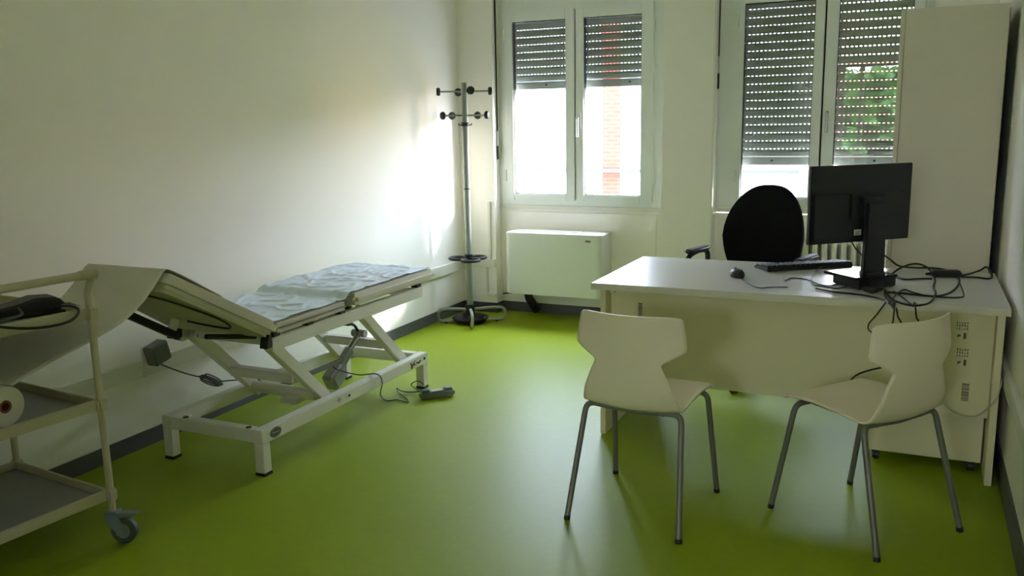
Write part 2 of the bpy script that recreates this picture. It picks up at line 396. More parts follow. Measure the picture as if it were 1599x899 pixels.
for sx in (-1, 1):
    for (yt, yb) in ((.15, .55), (.83, 1.24)):
        l = MB().bar((sx*.205, yt, .545), (sx*.205, yb, .165), .04, .055, up=(0, 0, 1)).build('lift_arm', 'couch_steel', couch, bevel=.004)
        MB().cyl((sx*.182, yt+.012, .533), (sx*.232, yt+.012, .533), .010, 10).build('pivot_bolt', 'chrome', l)
        MB().cyl((sx*.182, yb-.01, .174), (sx*.285, yb-.01, .174), .011, 10).build('pivot_bolt', 'chrome', l)
for (yc, zc) in ((.36, .32), (1.10, .30)):
    MB().box(-.185, .185, yc-.025, yc+.025, zc-.022, zc+.022).build('lift_crossbar', 'couch_steel', couch, bevel=.004)
MB().cyl((-.185, .50, .20), (.185, .50, .20), .028, 16).build('torsion_tube', 'couch_steel', couch)
MB().prism([(.42, .165), (.54, .165), (.56, .19), (.42, .19)], .03, .12, axis='x').build('torsion_bracket', 'couch_steel', couch, bevel=.003)
for sx in (-1, 1):
    MB().box(sx*.25-.018, sx*.25+.018, .115, 1.36, .510, .570).build('top_rail', 'couch_steel', couch, bevel=.004)
for y0 in (.16, .66, 1.31):
    MB().box(-.232, .232, y0, y0+.04, .52, .56).build('top_crossbar', 'couch_steel', couch, bevel=.003)
for sx in (-1, 1):
    for y0 in (.125, .355, .60, 1.30):
        MB().box(sx*.25-.02, sx*.25+.02, y0, y0+.045, .570, .590).build('cushion_mount', 'black', couch, bevel=.002)
    MB().prism([(.078, .53), (.118, .53), (.118, .592), (.095, .592)], sx*.25-.02, sx*.25+.02, axis='x').build('hinge_bracket', 'black', couch, bevel=.003)
def cushion(name, y0, y1, z0, z1, parent, M=None, hw=.295):
    b = MB().box(-hw, hw, y0, y1, z0, z1, M)
    return b.build(name, 'vinyl_cream', parent, bevel=.02, seg=4)
cushion('seat_cushion', .125, .650, .586, .626, couch)
cushion('leg_cushion', .695, 1.465, .592, .650, couch)
MB().box(-.24, .24, .15, .62, .579, .588).build('seat_board', 'board', couch)
MB().box(-.24, .24, .72, 1.43, .584, .594).build('leg_board', 'board', couch)
# raised backrest
ang = math.radians(30.8)
BM = Matrix.Translation((0, .115, .572)) @ Matrix.Rotation(-ang, 4, 'X') @ Matrix.Rotation(PI, 4, 'Z')
# backrest's own axes: +y runs from the hinge up to the narrower head end
def tapered(w0, w1, y0, y1, r=.05):
    return [(v.x, v.y) for v in fillet([(0, y0, 0), (w0, y0, 0), (w1, y1, 0), (-w1, y1, 0), (-w0, y0, 0), (0, y0, 0)], r, 5)[:-1]]
MB().prism(tapered(.295, .212, 0, .575, .03), .005, .066, M=BM).build('backrest_cushion', 'vinyl_cream', couch, bevel=.026, seg=4)
MB().prism(tapered(.272, .195, .02, .555, .03), -.008, .008, M=BM).build('backrest_board', 'board', couch, bevel=.002)
MB().box(.085, .115, .13, .46, -.085, -.055, BM).build('backrest_rail', 'black', couch, bevel=.003)
for y0 in (.16, .40): MB().box(.088, .112, y0, y0+.03, -.056, -.007, BM).build('rail_bracket', 'couch_steel', couch, bevel=.002)
pts = spline([BM @ Vector((-x, y, -.014)) for x, y in [(.0, .545), (.12, .48), (.205, .33), (.215, .22), (.16, .14), (.06, .15), (-.02, .19)]], 8)
MB().tube(pts, .004, 8).build('backrest_cable', 'cable', couch)
MB().tube([(.14, .16, .555), (.14, -.12, .62)], .011, 12).build('gas_spring', 'black', couch)
MB().tube([(.14, .30, .535), (.14, .16, .555)], .006, 10).build('spring_rod', 'chrome', couch)
MB().box(-.285, -.245, .075, .115, .53, .58).build('hinge_block', 'black', couch, bevel=.004)
# lift motor and spindle
MB().tube([(.02, .82, .150), (.02, 1.00, .275)], .027, 16).build('actuator_body', 'motor_grey', couch)
MB().tube([(.02, .98, .262), (.02, 1.10, .345)], .017, 14).build('actuator_rod', 'chrome', couch)
MB().cyl((-.02, 1.10, .345), (.06, 1.10, .345), .02, 14).build('actuator_eye', 'motor_grey', couch)
MB().box(-.035, .045, -.055, .07, -.048, .048, Matrix.Translation((.03, .84, .175)) @ Matrix.Rotation(.55, 4, 'X')).build('motor', 'motor_grey', couch, bevel=.015, seg=3)
MB().box(-.005, .04, .985, 1.02, .41, .535).build('actuator_bracket', 'black', couch, bevel=.004)
MB().tube(fillet([(.02, 1.0, .42), (.02, 1.06, .40), (.02, 1.10, .345)], .02), .008, 10).build('bracket_strap', 'black', couch)
# maker's marks on the base rail
def ellipse(a, c, n=28): return [(a*math.cos(2*PI*k/n), c*math.sin(2*PI*k/n)) for k in range(n)]
pl = MB().prism([(y+.085, z+.170) for y, z in ellipse(.036, .022)], .2795, .282, axis='x').build('maker_badge', 'logo_grey', couch, label='dark oval maker badge')
b = MB()
b.tube([(.2825, .085+.031*math.cos(2*PI*k/28), .170+.0175*math.sin(2*PI*k/28)) for k in range(28)], .0009, 5, closed=True)
zz = [(.2825, .063+.044*k/26, .170+.0055*math.sin(k*1.5)*(1+.4*math.sin(k*.7))) for k in range(27)]
b.tube(zz, .0012, 5); b.build('badge_lettering', 'logo_light', pl)
b = MB()
b.tube([(.2812, 1.185+.105*k/40, .166+.006*math.sin(k*1.6)+.004*math.cos(k*.5)) for k in range(41)], .0022, 5)
b.tube([(.2812, 1.19-.008*math.cos(k/9*5.0), .166+.017*math.sin(k/9*5.0+.8)) for k in range(10)], .0026, 5)
b.build('maker_lettering', 'logo_red', couch, label='dark red script lettering')
for y, r in ((.62, .006), (1.33, .008)): MB().cyl((.278, y, .172), (.283, y, .172), r, 10).build('screw', 'black', couch)

# crumpled paper sheet over seat and leg cushions
def sheet_fn(u, v):
    x = -.285+.545*u; y = .15+1.315*v
    def top(y):
        if y < .655: return .627
        if y < .71: t = (y-.655)/.055; return .627+.025*(t*t*(3-2*t))
        return .652
    z = top(y)
    w = noise.noise(Vector((x*7, y*5, 3.1)))*.5+noise.noise(Vector((x*14+y*6, y*11, 7.7)))*.35
    rdg = 1-abs(noise.noise(Vector((x*9-y*4, y*8+x*5, 1.3))))*2
    w2 = noise.noise(Vector((x*26+y*9, y*21, 4.4)))
    z += .005+.008*max(0, w)+.004*max(0, w2)+.014*max(0, rdg-.55)
    edge = max(0, y-1.44)/.04
    z -= .030*edge**1.4
    sx = max(0, abs(x+.0)-.262)/.03
    z -= .012*sx*sx
    x += .006*noise.noise(Vector((y*9, 2, u*2))); 
    return (x, y, z)
o = MB().grid(sheet_fn, 90, 200).build('paper_cover', 'paper', None, loc=(-2.68, 2.70, 0), solid=.0008)
tag(o, 'crumpled white paper sheet spread over the couch seat and leg cushions', 'paper sheet')

# ---------------------------------------------------------------- trolley
trolley = thing('trolley', 'cream steel trolley with three grey trays on castors', 'trolley', (-2.816, 1.8515, 0), math.radians(-6))
HX, HY = .285, .215
TZ = (.187, .516, .839)
def post_path(sx, sy):
    x, y = sx*HX, sy*HY
    return fillet([(x, y, .115), (x, y, .86), (x-.006, y, .905), (x+.03, y, .962)], .03) if sx > 0 else [Vector((x, y, .115)), Vector((x, y, .86))]
for sx in (-1, 1):
    for sy in (-1, 1):
        MB().tube(post_path(sx, sy), .0125, 14).build('post', 'trolley_steel', trolley)
for z in TZ:
    t = MB().box(-HX+.012, HX-.012, -HY+.012, HY-.012, z-.022, z-.014).build('tray', 'tray_grey', trolley)
    b = MB(); h0, h1 = z-.026, z+.012
    b.box(HX-.014, HX, -HY, HY, h0, h1); b.box(-HX, -HX+.014, -HY, HY, h0, h1); b.box(-HX+.014, HX-.014, HY-.014, HY, h0, h1); b.box(-HX+.014, HX-.014, -HY, -HY+.014, h0, h1)
    b.build('tray_rim', 'trolley_steel', t, bevel=.003)
    for sx in (-1, 1):
        for sy in (-1, 1):
            MB().box(sx*HX-.018, sx*HX+.018, sy*HY-.018, sy*HY+.018, h0-.004, h1+.004).build('corner_clamp', 'trolley_steel', t, bevel=.006)
for sx in (1,):
    hd = MB().tube([(sx*(HX+.03), -HY, .968), (sx*(HX+.03), HY, .968)], .0135, 14).build('handle', 'trolley_steel', trolley)
    for sy in (-1, 1):
        MB().tube([(sx*(HX+.03), sy*(HY-.045), .968), (sx*(HX+.03), sy*(HY+.012), .968)], [.016, .019], 14).build('handle_elbow', 'trolley_steel', hd)
def castor(parent, x, y, yawc):
    c = Matrix.Translation((x, y, 0)) @ Matrix.Rotation(yawc, 4, 'Z')
    b = MB(); T = lambda p: c @ Vector(p)
    wx, R = .038, .048
    b.lathe([(.012, -.011), (R-.006, -.014), (R, -.009), (R, .009), (R-.006, .014), (.012, .011)], 28, c @ Matrix.Translation((wx, 0, R)) @ Matrix.Rotation(PI/2, 4, 'X'))
    w = b.build('castor', 'wheel_grey', parent)
    MB().lathe([(.0, -.0145), (.026, -.0145), (.030, -.011), (.030, .011), (.026, .0145), (0, .0145)], 20, c @ Matrix.Translation((wx, 0, R)) @ Matrix.Rotation(PI/2, 4, 'X')).build('hub', 'castor_blue', w)
    f = MB()
    for s in (-1, 1):
        f.prism([(-.022, .118), (.022, .118), (.048, .062), (wx+.016, R-.012), (wx-.014, R-.014), (-.018, .075)], s*.017-.002, s*.017+.002, axis='y', M=c)
    f.box(-.022, .024, -.019, .019, .108, .120, c)
    f.build('fork', 'castor_blue', w, bevel=.002)
    MB().prism([(.0, .112), (.085, .118), (.098, .112), (.06, .100), (.02, .095)], -.017, .017, axis='y', M=c).build('brake_lever', 'castor_blue', w, bevel=.004)
castor(trolley, HX, HY, math.radians(25)); castor(trolley, HX, -HY, math.radians(200)); castor(trolley, -HX+.012, HY, math.radians(10)); castor(trolley, -HX+.012, -HY, math.radians(-20))

# ---------------------------------------------------------------- paper roll on the middle tray, sheet drawn over the head end
roll = thing('paper_roll', 'white paper roll on trolley with sheet drawn over the couch head', 'paper roll', (-2.83, 1.757, .576))
RR = .0655
MB().lathe([(.02, -.23), (RR, -.23), (RR, .23), (.02, .23)], 40, Matrix.Rotation(PI/2, 4, 'Y')).build('roll', 'paper_roll', roll)
MB().lathe([(.013, -.231), (.021, -.231), (.021, .231), (.013, .231)], 20, Matrix.Rotation(PI/2, 4, 'Y')).build('core', 'core', roll)
ctrl = [(1.790, .636), (1.85, .655), (1.95, .690), (2.06, .730), (2.16, .775), (2.235, .83), (2.29, .885), (2.337, .928), (2.37, .926), (2.48, .864), (2.62, .780)]
cs = spline([(0, y, z) for y, z in ctrl], 6)
def drawn(u, v):
    k = v*(len(cs)-1); i = min(int(k), len(cs)-2); t = k-i; p = cs[i].lerp(cs[i+1], t)
    s = min(1, max(0, (p.y-1.8)/.52)); s = s*s*(3-2*s)
    xr = -2.60+.125*s; xl = -3.06+.182*s
    x = xr+(xl-xr)*u
    bulge = .010*math.sin(PI*min(1, max(0, (p.y-1.8)/.52)))*math.sin(PI*u*1.0)
    return (x+2.83, p.y-1.757, p.z-.576+bulge)
MB().grid(drawn, 16, 66).build('drawn_sheet', 'paper_roll', roll, solid=.0008)

# ---------------------------------------------------------------- black device on the trolley
dev = thing('device_case', 'black device with looped cable on the top trolley tray', 'device', (-2.735, 1.955, .8255), math.radians(70))
b = MB(); b.prism([(-.16, 0), (.13, 0), (.135, .012), (.10, .052), (.03, .058), (-.03, .044), (-.15, .03)], -.05, .05, axis='y'); b.build('body', 'black', dev, bevel=.010, seg=3)
MB().box(-.17, .17, -.075, .06, 0, .010).build('pouch_flap', 'black', dev, bevel=.003)
MB().box(-.10, -.02, -.035, .035, .034, .0415, Matrix.Rotation(-.10, 4, 'Y')).build('screen', 'black_gloss', dev, bevel=.003)
cw = Matrix.Rotation(-dev.rotation_euler.z, 4, 'Z') @ Matrix.Translation(-Vector(dev.location))
cp = [(-2.53, 2.0, .855), (-2.495, 1.975, .842), (-2.487, 1.93, .826), (-2.500, 1.86, .823), (-2.515, 1.78, .835), (-2.545, 1.70, .858), (-2.62, 1.69, .858), (-2.70, 1.80, .85)]
MB().tube([cw @ p for p in spline([(-2.66, 1.985, .845), (-2.59, 2.00, .858)]+cp, 8)], .0045, 8).build('cable', 'cable', dev)
cp = [(-2.72, 1.84, .85), (-2.74, 1.76, .865), (-2.68, 1.70, .86), (-2.60, 1.74, .85), (-2.62, 1.86, .852), (-2.68, 1.90, .86)]
MB().tube([cw @ Vector(p) for p in spline(cp, 8)], .005, 8).build('hose', 'cable_grey', dev)

# ---------------------------------------------------------------- coat stand
cs_loc = (-2.915, 5.575, 0)
coat = thing('coat_stand', 'silver coat stand with black knobs, standing in the corner', 'coat stand', cs_loc)
MB().cyl((0, 0, .08), (0, 0, 1.715), .0225, 24).build('pole', 'coat_silver', coat)
MB().cyl((0, 0, .972), (0, 0, .980), .0232, 24).build('seam', 'black', coat)
MB().cyl((0, 0, .055), (0, 0, .135), .034, 24).build('hub', 'black', coat, bevel=.004)
view = math.atan2(-cs_loc[1], -cs_loc[0])          # direction toward the door side of the room
for k in range(4):
    a = view+.05+k*PI/2
    d = Vector((math.cos(a), math.sin(a), 0)); rr = .255 if k != 3 else .235
    p = [(d*.02)+Vector((0, 0, .098)), d*rr*.72+Vector((0, 0, .108)), d*rr+Vector((0, 0, .10)), d*rr+Vector((0, 0, .018)), d*rr*.7+Vector((0, 0, .0155)), d*.10+Vector((0, 0, .022))]
    l = MB().tube(fillet(p, .05), .0115, 12).build('leg', 'coat_silver', coat)
    MB().cyl(d*rr*.76, d*rr*.76+Vector((0, 0, .012)), .010, 12).build('foot', 'black', l)
MB().lathe([(0, .014), (.10, .014), (.122, .040), (.134, .042), (.134, .036), (.127, .034), (.108, .006), (0, .006)], 40).build('drip_tray', 'black', coat)
# umbrella rings
MB().cyl((0, 0, .465), (0, 0, .505), .029, 20).build('ring_collar', 'black', coat)
for k in range(3):
    a = view+.15+k*2*PI/3; c = Vector((math.cos(a), math.sin(a), 0))*.080
    MB().tube([c+Vector((.062*math.cos(2*PI*j/28), .062*math.sin(2*PI*j/28), .472)) for j in range(28)], .0115, 8, closed=True).build('umbrella_ring', 'black', coat)
def knob_arm(a, z, r0, rk, dz=0):
    d = Vector((math.cos(a), math.sin(a), 0)); e = d*r0+Vector((0, 0, z+dz))
    arm = MB().tube([Vector((0, 0, z)), e], .0065, 10).build('arm', 'coat_silver', coat)
    q = d.to_track_quat('Z', 'Y').to_matrix().to_4x4()
    MB().lathe([(0, -.013), (.020, -.013), (rk, -.008), (rk+.002, 0), (rk, .009), (.022, .014), (0, .014)], 22, Matrix.Translation(e) @ q).build('knob', 'black', arm)
rgt = view+PI/2
for dg in (0, 180, -76, 104): knob_arm(rgt+math.radians(dg), 1.655, .180, .027)
for dg in (-25, 57, 123, 205): knob_arm(rgt+math.radians(dg), 1.490, .168, .026)
MB().cyl((0, 0, 1.415), (0, 0, 1.442), .027, 20).build('hook_collar', 'black', coat)
for s in (0, PI):
    a = rgt+s; d = Vector((math.cos(a), math.sin(a), 0))
    MB().tube(spline([d*.024+Vector((0, 0, 1.425)), d*.042+Vector((0, 0, 1.423)), d*.046+Vector((0, 0, 1.436))], 5), .0035, 8).build('small_hook', 'black', coat)

# ---------------------------------------------------------------- fan convector
fan = thing('fan_convector', 'white fan convector unit mounted low under the first window', 'convector', (-2.3575, 6.038, 0))
def rrect(x0, x1, y0, y1, r, n=6):
    out = []
    for cx, cy, a0 in ((x1-r, y1-.004, 0), (x0+r, y1-.004, PI/2), (x0+r, y0+r, PI), (x1-r, y0+r, 1.5*PI)):
        rr = r if cy == y0+r else .004
        if rr == .004: cx = x1-.004 if a0 == 0 else x0+.004
        for k in range(n+1):
            a = a0+PI/2*k/n; out.append((cx+rr*math.cos(a), cy+rr*math.sin(a)))
    return out
MB().prism(rrect(-.3725, .3725, -.245, 0, .045), .19, .645).build('casing', 'fan_white', fan, bevel=.004)
MB().box(-.30, .17, -.17, -.05, .6452, .6475).build('grille_frame', 'rail_paint', fan)
for k in range(7): MB().box(-.295, .165, -.166+k*.0165, -.160+k*.0165, .6475, .6525).build('grille_slat', 'fan_white', fan)
MB().box(.20, .33, -.19, -.04, .6452, .648).build('control_lid', 'fan_white', fan)
lg = MB().box(.255, .30, -.2462, -.2452, .592, .612).build('maker_badge', 'sticker_white', fan, label='small maker badge')
for k, (x0, x1, h) in enumerate(((.259, .268, .007), (.270, .281, .010), (.283, .297, .007))):
    MB().box(x0, x1, -.2470, -.2462, .600, .600+h).build('badge_mark', 'ink', lg)
MB().box(.257, .298, -.2470, -.2462, .5945, .598).build('badge_mark', 'ink', lg)
b = MB(); b.tube(spline([(-.26, -.09, .19), (-.25, -.085, .13), (-.225, -.06, .07), (-.215, -.03, .03)], 6), [.032]*19, 14); b.build('drain_hose', 'black', fan)
MB().tube(spline([(-.25, -.10, .185), (-.33, -.06, .165), (-.40, -.02, .15), (-.50, -.015, .135)], 6), .006, 8).build('cable', 'cable', fan)
MB().box(-.36, .37, -.02, .0, .145, .188).build('mounting_rail', 'rail_paint', fan)

# ---------------------------------------------------------------- radiator under window 2
rad = thing('radiator', 'white column radiator behind the desk under the second window', 'radiator', (-.40, 5.965, 0))
def rad_section():
    b = MB()
    for y in (-.06, -.02, .02, .06): b.tube([(0, y, .11), (0, y, .645)], .0175, 12)
    b.box(-.016, .016, -.075, .075, .10, .15); b.box(-.016, .016, -.075, .075, .605, .655)
    return b
s0 = rad_section().build('section', 'radiator_white', rad, bevel=.006, loc=(-.345, 0, 0))
for k in range(1, 12): dup(s0, rad, (-.345+k*.0585, 0, 0))
for z in (.13, .63): MB().cyl((-.36, 0, z), (.315, 0, z), .015, 10).build('connecting_pipe', 'radiator_white', rad)
for x in (-.30, .25): MB().box(x-.01, x+.01, -.03, .03, 0, .11).build('foot', 'radiator_white', rad)

# ---------------------------------------------------------------- desk
desk = thing('desk', 'large white office desk with slab legs and modesty panel', 'desk', (-.4775, 4.095, 0))
DX, DY = .8295, .415
MB().box(-DX, DX, -DY, DY, .690, .720).build('top', 'desk_white', desk, bevel=.002)
MB().box(-DX, DX, -DY-.0022, -DY, .6905, .7185).build('edge_band', 'desk_edge', desk)
for x0 in (-.7925, .7905):
    MB().box(x0, x0+.025, -.392, .39, .004, .690).build('leg', 'desk_panel', desk, bevel=.002)
for x0 in (-.7925, .7905):
    for yy in (-.36, .36): MB().cyl((x0+.0125, yy, 0), (x0+.0125, yy, .005), .010, 10).build('leveller', 'black', desk)
mp_ = MB().box(-.766, .789, -.318, -.300, .255, .689).build('modesty_panel', 'desk_panel', desk, bevel=.001)
MB().box(-.764, -.742, -.345, -.318, .665, .689).build('fixing_bracket', 'desk_edge', desk, bevel=.002)
# shipping labels printed on the modesty panel
def barcode(x0, z0, w, h, seed, parent, yy=-.3182):
    rnd = random.Random(seed); b = MB(); z = z0
    while z < z0+h:
        t = rnd.choice((.002, .003, .005)); b.box(x0, x0+w, yy-.0008, yy, z, min(z+t, z0+h)); z += t+rnd.choice((.002, .003))
    return b.build('barcode', 'ink', parent, smooth=False)
q = ony(1000, 482, 3.777); barcode(q.x+.4775-.010, q.z-.035, .019, .062, 4, mp_)
for (px, py, hh, wd) in ((1507, 612, .072, .026),):
    q = ony(px, py, 3.777); barcode(q.x+.4775-wd/2, q.z-hh/2, wd, hh, 9, mp_)
rnd = random.Random(3)
for py in (520, 562):
    b = MB(); q = ony(1502, py, 3.777); x = q.x+.4775; z = q.z
    for j in range(5):
        for i in range(3):
            b.box(x-.020+j*.009, x-.016+j*.009, -.3190, -.3182, z+.012*i+.014, z+.012*i+.014+rnd.uniform(.004, .010))
    b.box(x+.006, x+.016, -.3190, -.3182, z-.022, z+.002); b.prism([(x-.016, z-.018), (x-.004, z-.012), (x-.004, z-.004), (x-.016, z-.008)], -.3190, -.3182, axis='y')
    o = b.build('carton_print', 'ink', mp_, smooth=False); o['kind'] = 'stuff'

# drawer pedestal under the desk
ped = thing('drawer_pedestal', 'white drawer pedestal on castors under the right end of desk', 'pedestal', (.092, 4.10, 0))
MB().box(-.213, .213, -.262, .262, .045, .60).build('body', 'desk_panel', ped, bevel=.002)
for k in range(3):
    d = MB().box(-.209, .209, .262, .280, .05+k*.183, .05+k*.183+.178).build('drawer', 'cabinet_white', ped, bevel=.002)
    MB().box(-.06, .06, .280, .292, .13+k*.183, .14+k*.183).build('handle', 'chrome', d)
for sx in (-1, 1):
    for sy in (-1, 1):
        c = MB().cyl((sx*.18-.012, sy*.235, .021), (sx*.18+.012, sy*.235, .021), .021, 16).build('castor', 'black', ped, bevel=.003)
        MB().box(sx*.18-.016, sx*.18+.016, sy*.235-.016, sy*.235+.016, .030, .046).build('castor_mount', 'black', c)

# ---------------------------------------------------------------- tall cabinet
cab = thing('tall_cabinet', 'tall cream cabinet standing behind the desk against right wall', 'cabinet', (.112, 5.02, 0))
MB().box(-.203, .221, -.40, .40, .06, 1.92).build('body', 'cabinet_white', cab, bevel=.002)
MB().box(.221, .224, -.39, .39, .02, 1.90).build('back_panel', 'cabinet_back', cab)
for s in (0, 1):
    d = MB().box(-.224, -.205, -.40+s*.401, -.001+s*.401, .06, 1.918).build('door', 'cabinet_white', cab, bevel=.0015)
    MB().tube([(-.238, -.03+s*.06, 1.0), (-.238, -.03+s*.06, 1.13)], .005, 8).build('handle', 'chrome', d)
MB().box(-.19, .215, -.38, .38, 0, .06).build('plinth', 'cabinet_back', cab)

# ---------------------------------------------------------------- office chair
oc = thing('office_chair', 'black fabric office chair with armrests behind the desk', 'office chair', (-.790, 4.85, 0), math.radians(-15))
b = MB(); nn = 56; F_, B_ = [], []
for k in range(nn):
    t = 2*PI*k/nn; c, q = math.cos(t), math.sin(t)
    zz = .285*math.copysign(abs(q)**(2/2.7), q); taper = 1-.20*max(0, zz/.285)**1.5-.16*max(0, -zz/.285)
    xx = .236*math.copysign(abs(c)**(2/2.7), c)*taper
    F_.append((xx, zz))
rings = []
for (f, y) in ((0.0, -.020), (.55, -.021), (.90, -.017), (.985, -.006), (1.0, .008), (.985, .022), (.90, .030), (.5, .034), (0.0, .034)):
    if f == 0: rings.append([b.bm.verts.new((0, .178+y, .785))])
    else: rings.append([b.bm.verts.new((x*f, .178+y+.06*(z*f)/.57-.05*((x*f)/.236)**2-.02*math.cos(z*f/.285*PI/2), .785+z*f)) for x, z in F_])
for A, B in zip(rings, rings[1:]):
    for k in range(nn):
        k2 = (k+1) % nn
        if len(A) == 1: b.bm.faces.new((A[0], B[k], B[k2]))
        elif len(B) == 1: b.bm.faces.new((A[k2], A[k], B[0]))
        else: b.bm.faces.new((A[k], B[k], B[k2], A[k2]))
b.build('backrest', 'black_fabric', oc)
def seatpad():
    b = MB(); b.box(-.235, .235, -.24, .22, .43, .50); return b
seatpad().build('seat', 'black_fabric', oc, bevel=.03, seg=4)
MB().bar((0, .10, .42), (0, .235, .42), .06, .02).build('back_bracket', 'black', oc, bevel=.003)
MB().bar((0, .225, .42), (0, .222, .68), .055, .016, up=(0, 1, 0)).build('back_upright', 'black', oc, bevel=.003)
for s in (-1, 1):
    p = fillet([(s*.20, .02, .44), (s*.30, .04, .46), (s*.315, .10, .695), (s*.315, -.01, .708), (s*.308, -.16, .692), (s*.30, -.17, .60), (s*.26, -.10, .45), (s*.20, -.08, .44)], .05)
    MB().tube(p, .0155, 12).build('armrest', 'black', oc)
    MB().box(s*.315-.028, s*.315+.028, -.145, .085, .700, .724).build('arm_pad', 'black', oc, bevel=.010, seg=3)
MB().cyl((0, 0, .10), (0, 0, .43), .025, 18).build('gas_lift', 'black', oc)
MB().cyl((0, 0, .065), (0, 0, .13), .05, 20).build('base_hub', 'black', oc)
for k in range(5):
    a = math.radians(-81+72*k); d = Vector((math.cos(a), math.sin(a), 0))
    sp = MB().bar(d*.03+Vector((0, 0, .10)), d*.275+Vector((0, 0, .075)), .045, .03).build('base_spoke', 'black', oc, bevel=.006)
    n = Vector((-d.y, d.x, 0)); c = d*.275+Vector((0, 0, .026))
    cs_ = MB().cyl(c-n*.024, c+n*.024, .026, 18).build('castor', 'black', sp, bevel=.003)

# ---------------------------------------------------------------- visitor chairs
def profile(v):
    P = [(.207, .436), (.197, .447), (.10, .447), (0, .439), (-.08, .433), (-.13, .435), (-.163, .452), (-.180, .49), (-.188, .54), (-.194, .59), (-.199, .64), (-.204, .69), (-.208, .735), (-.210, .78)]
    return P
def make_chair():
    root = thing('visitor_chair', 'cream plastic visitor chair seen from behind, facing the desk', 'chair', (0, 0, 0), group='visitor chairs in front of the desk')
    cp = spline([(0, y, z) for y, z in profile(0)], 8); zt = .815
    def half(p):
        if p.z < .455 and p.y > -.155:
            t = (p.y+.155)/.36; return .180+.018*max(0, min(1, t))
        z = p.z
        pts = [(.452, .180), (.50, .166), (.56, .143), (.600, .124), (.607, .122), (.615, .127), (.650, .190), (.659, .201), (.672, .203), (.73, .195), (.772, .187), (.78, .181)]
        for (a, wa), (b_, wb) in zip(pts, pts[1:]):
            if z <= b_: return wa+(wb-wa)*max(0, (z-a))/(b_-a)
        return pts[-1][1]
    # resample finely by arclength, denser around the waist
    fine = []
    for a, b_ in zip(cp, cp[1:]):
        n = 3 if .59 < b_.z < .70 else 1
        for k in range(n): fine.append(a.lerp(b_, k/n))
    fine.append(cp[-1])
    nu = 22
    def fn(u, v):
        p = fine[min(len(fine)-1, int(round(v*(len(fine)-1))))]; h = half(p); s = u*2-1; x = s*h
        back = max(0, min(1, (p.z-.46)/.30))
        bend = max(0, 1-abs(p.z-.46)/.05) if p.y < -.10 else 0
        y = p.y+.060*back*(abs(x)/.19)**2.2+.012*bend*s*s
        seatw = max(0, min(1, (.20-p.y)/.12))*max(0, min(1, (p.y+.14)/.10)) if p.z < .455 else 0
        z = p.z+.008*abs(s)**3*seatw
        if p.y < -.05 and p.z < .50: z -= .013*(1-s*s)*max(0, min(1, (-.05-p.y)/.08))*max(0, min(1, (.50-p.z)/.05))
        if p.z > .77: z -= .006*abs(s)**8
        return (x, y, z)
    MB().grid(fn, nu, len(fine)-1).build('shell', 'chair_shell', root, solid=.007)
    for sy, ft, tp in ((1, .238, .160), (-1, -.238, -.128)):
        for s in (-1, 1):
            hw = .188 if sy > 0 else .180
            p = fillet([(0, tp, .420 if sy > 0 else .415), (s*hw, tp, .425), (s*.212, ft, .008)], .035)
            l = MB().tube(p, .0108, 12).build('leg', 'chair_leg', root)
            MB().cyl((s*.2125, ft+.0005*sy, 0), (s*.211, ft-.002*sy, .016), .0118, 12).build('foot_cap', 'black', l)
    for s in (-1, 1):
        MB().tube([(s*.11, .165, .421), (s*.11, -.128, .416)], .009, 10).build('seat_rail', 'chair_leg', root)
    return root
ch1 = make_chair(); ch1.location = (-.866, 3.037, 0); ch1.rotation_euler.z = math.radians(-4)
ch2 = copy_tree(ch1); ch2['label'] = 'cream plastic visitor chair turned sideways at the right end of desk'
ch2.location = (-.105, 3.222, 0); ch2.rotation_euler.z = math.atan2(.293, -.389)-PI/2

# ---------------------------------------------------------------- things on the desk
DT = .7202
mon = thing('monitor', 'black flat monitor seen from behind on the desk', 'monitor', (-.205, 3.98, DT), math.atan2(.355, .375))
# local: x along the panel, -y toward the back side we see
MB().box(-.258, .258, 0, .020, .192, .517).build('panel', 'monitor_black', mon, bevel=.003)
MB().box(-.252, .252, .0201, .0208, .20, .511).build('screen', 'black_gloss', mon)
MB().box(-.250, .250, -.012, .001, .200, .405).build('rear_cover', 'monitor_black', mon, bevel=.006)
MB().box(-.07, .09, -.020, -.011, .290, .402).build('port_recess', 'black', mon, bevel=.004)
b = MB().prism([(-.022, .058), (.088, .058), (.080, .36), (-.014, .36)], -.062, -.036, axis='y'); b.build('stand_column', 'monitor_black', mon, bevel=.005)
MB().box(-.03, .09, -.045, -.012, .30, .385).build('stand_mount', 'black', mon, bevel=.005)
MB().box(-.105, .115, -.112, .095, .0485, .0600).build('stand_base', 'black_gloss', mon, bevel=.004)
MB().cyl((.033, -.049, .0595), (.033, -.049, .068), .052, 24).build('stand_collar', 'black', mon)
st = MB().box(-.042, -.006, -.0135, -.0122, .222, .246).build('label_sticker', 'sticker_white', mon, label='small white sticker')
for k in range(3): MB().box(-.039, -.010-.006*(k % 2), -.0142, -.0134, .226+k*.006, .229+k*.006).build('sticker_line', 'ink', st)
pc = thing('mini_computer', 'small black computer box under the monitor stand', 'computer', (-.180, 4.005, DT), math.atan2(.355, .375))
MB().box(-.095, .095, -.085, .085, .004, .047).build('body', 'monitor_black', pc, bevel=.004)
for k in range(4): MB().box(-.085+k*.04, -.055+k*.04, -.0865, -.085, .014, .030).build('port', 'black', pc)
for sx in (-1, 1):
    for sy in (-1, 1): MB().cyl((sx*.08, sy*.07, 0), (sx*.08, sy*.07, .0045), .008, 10).build('foot', 'black', pc)

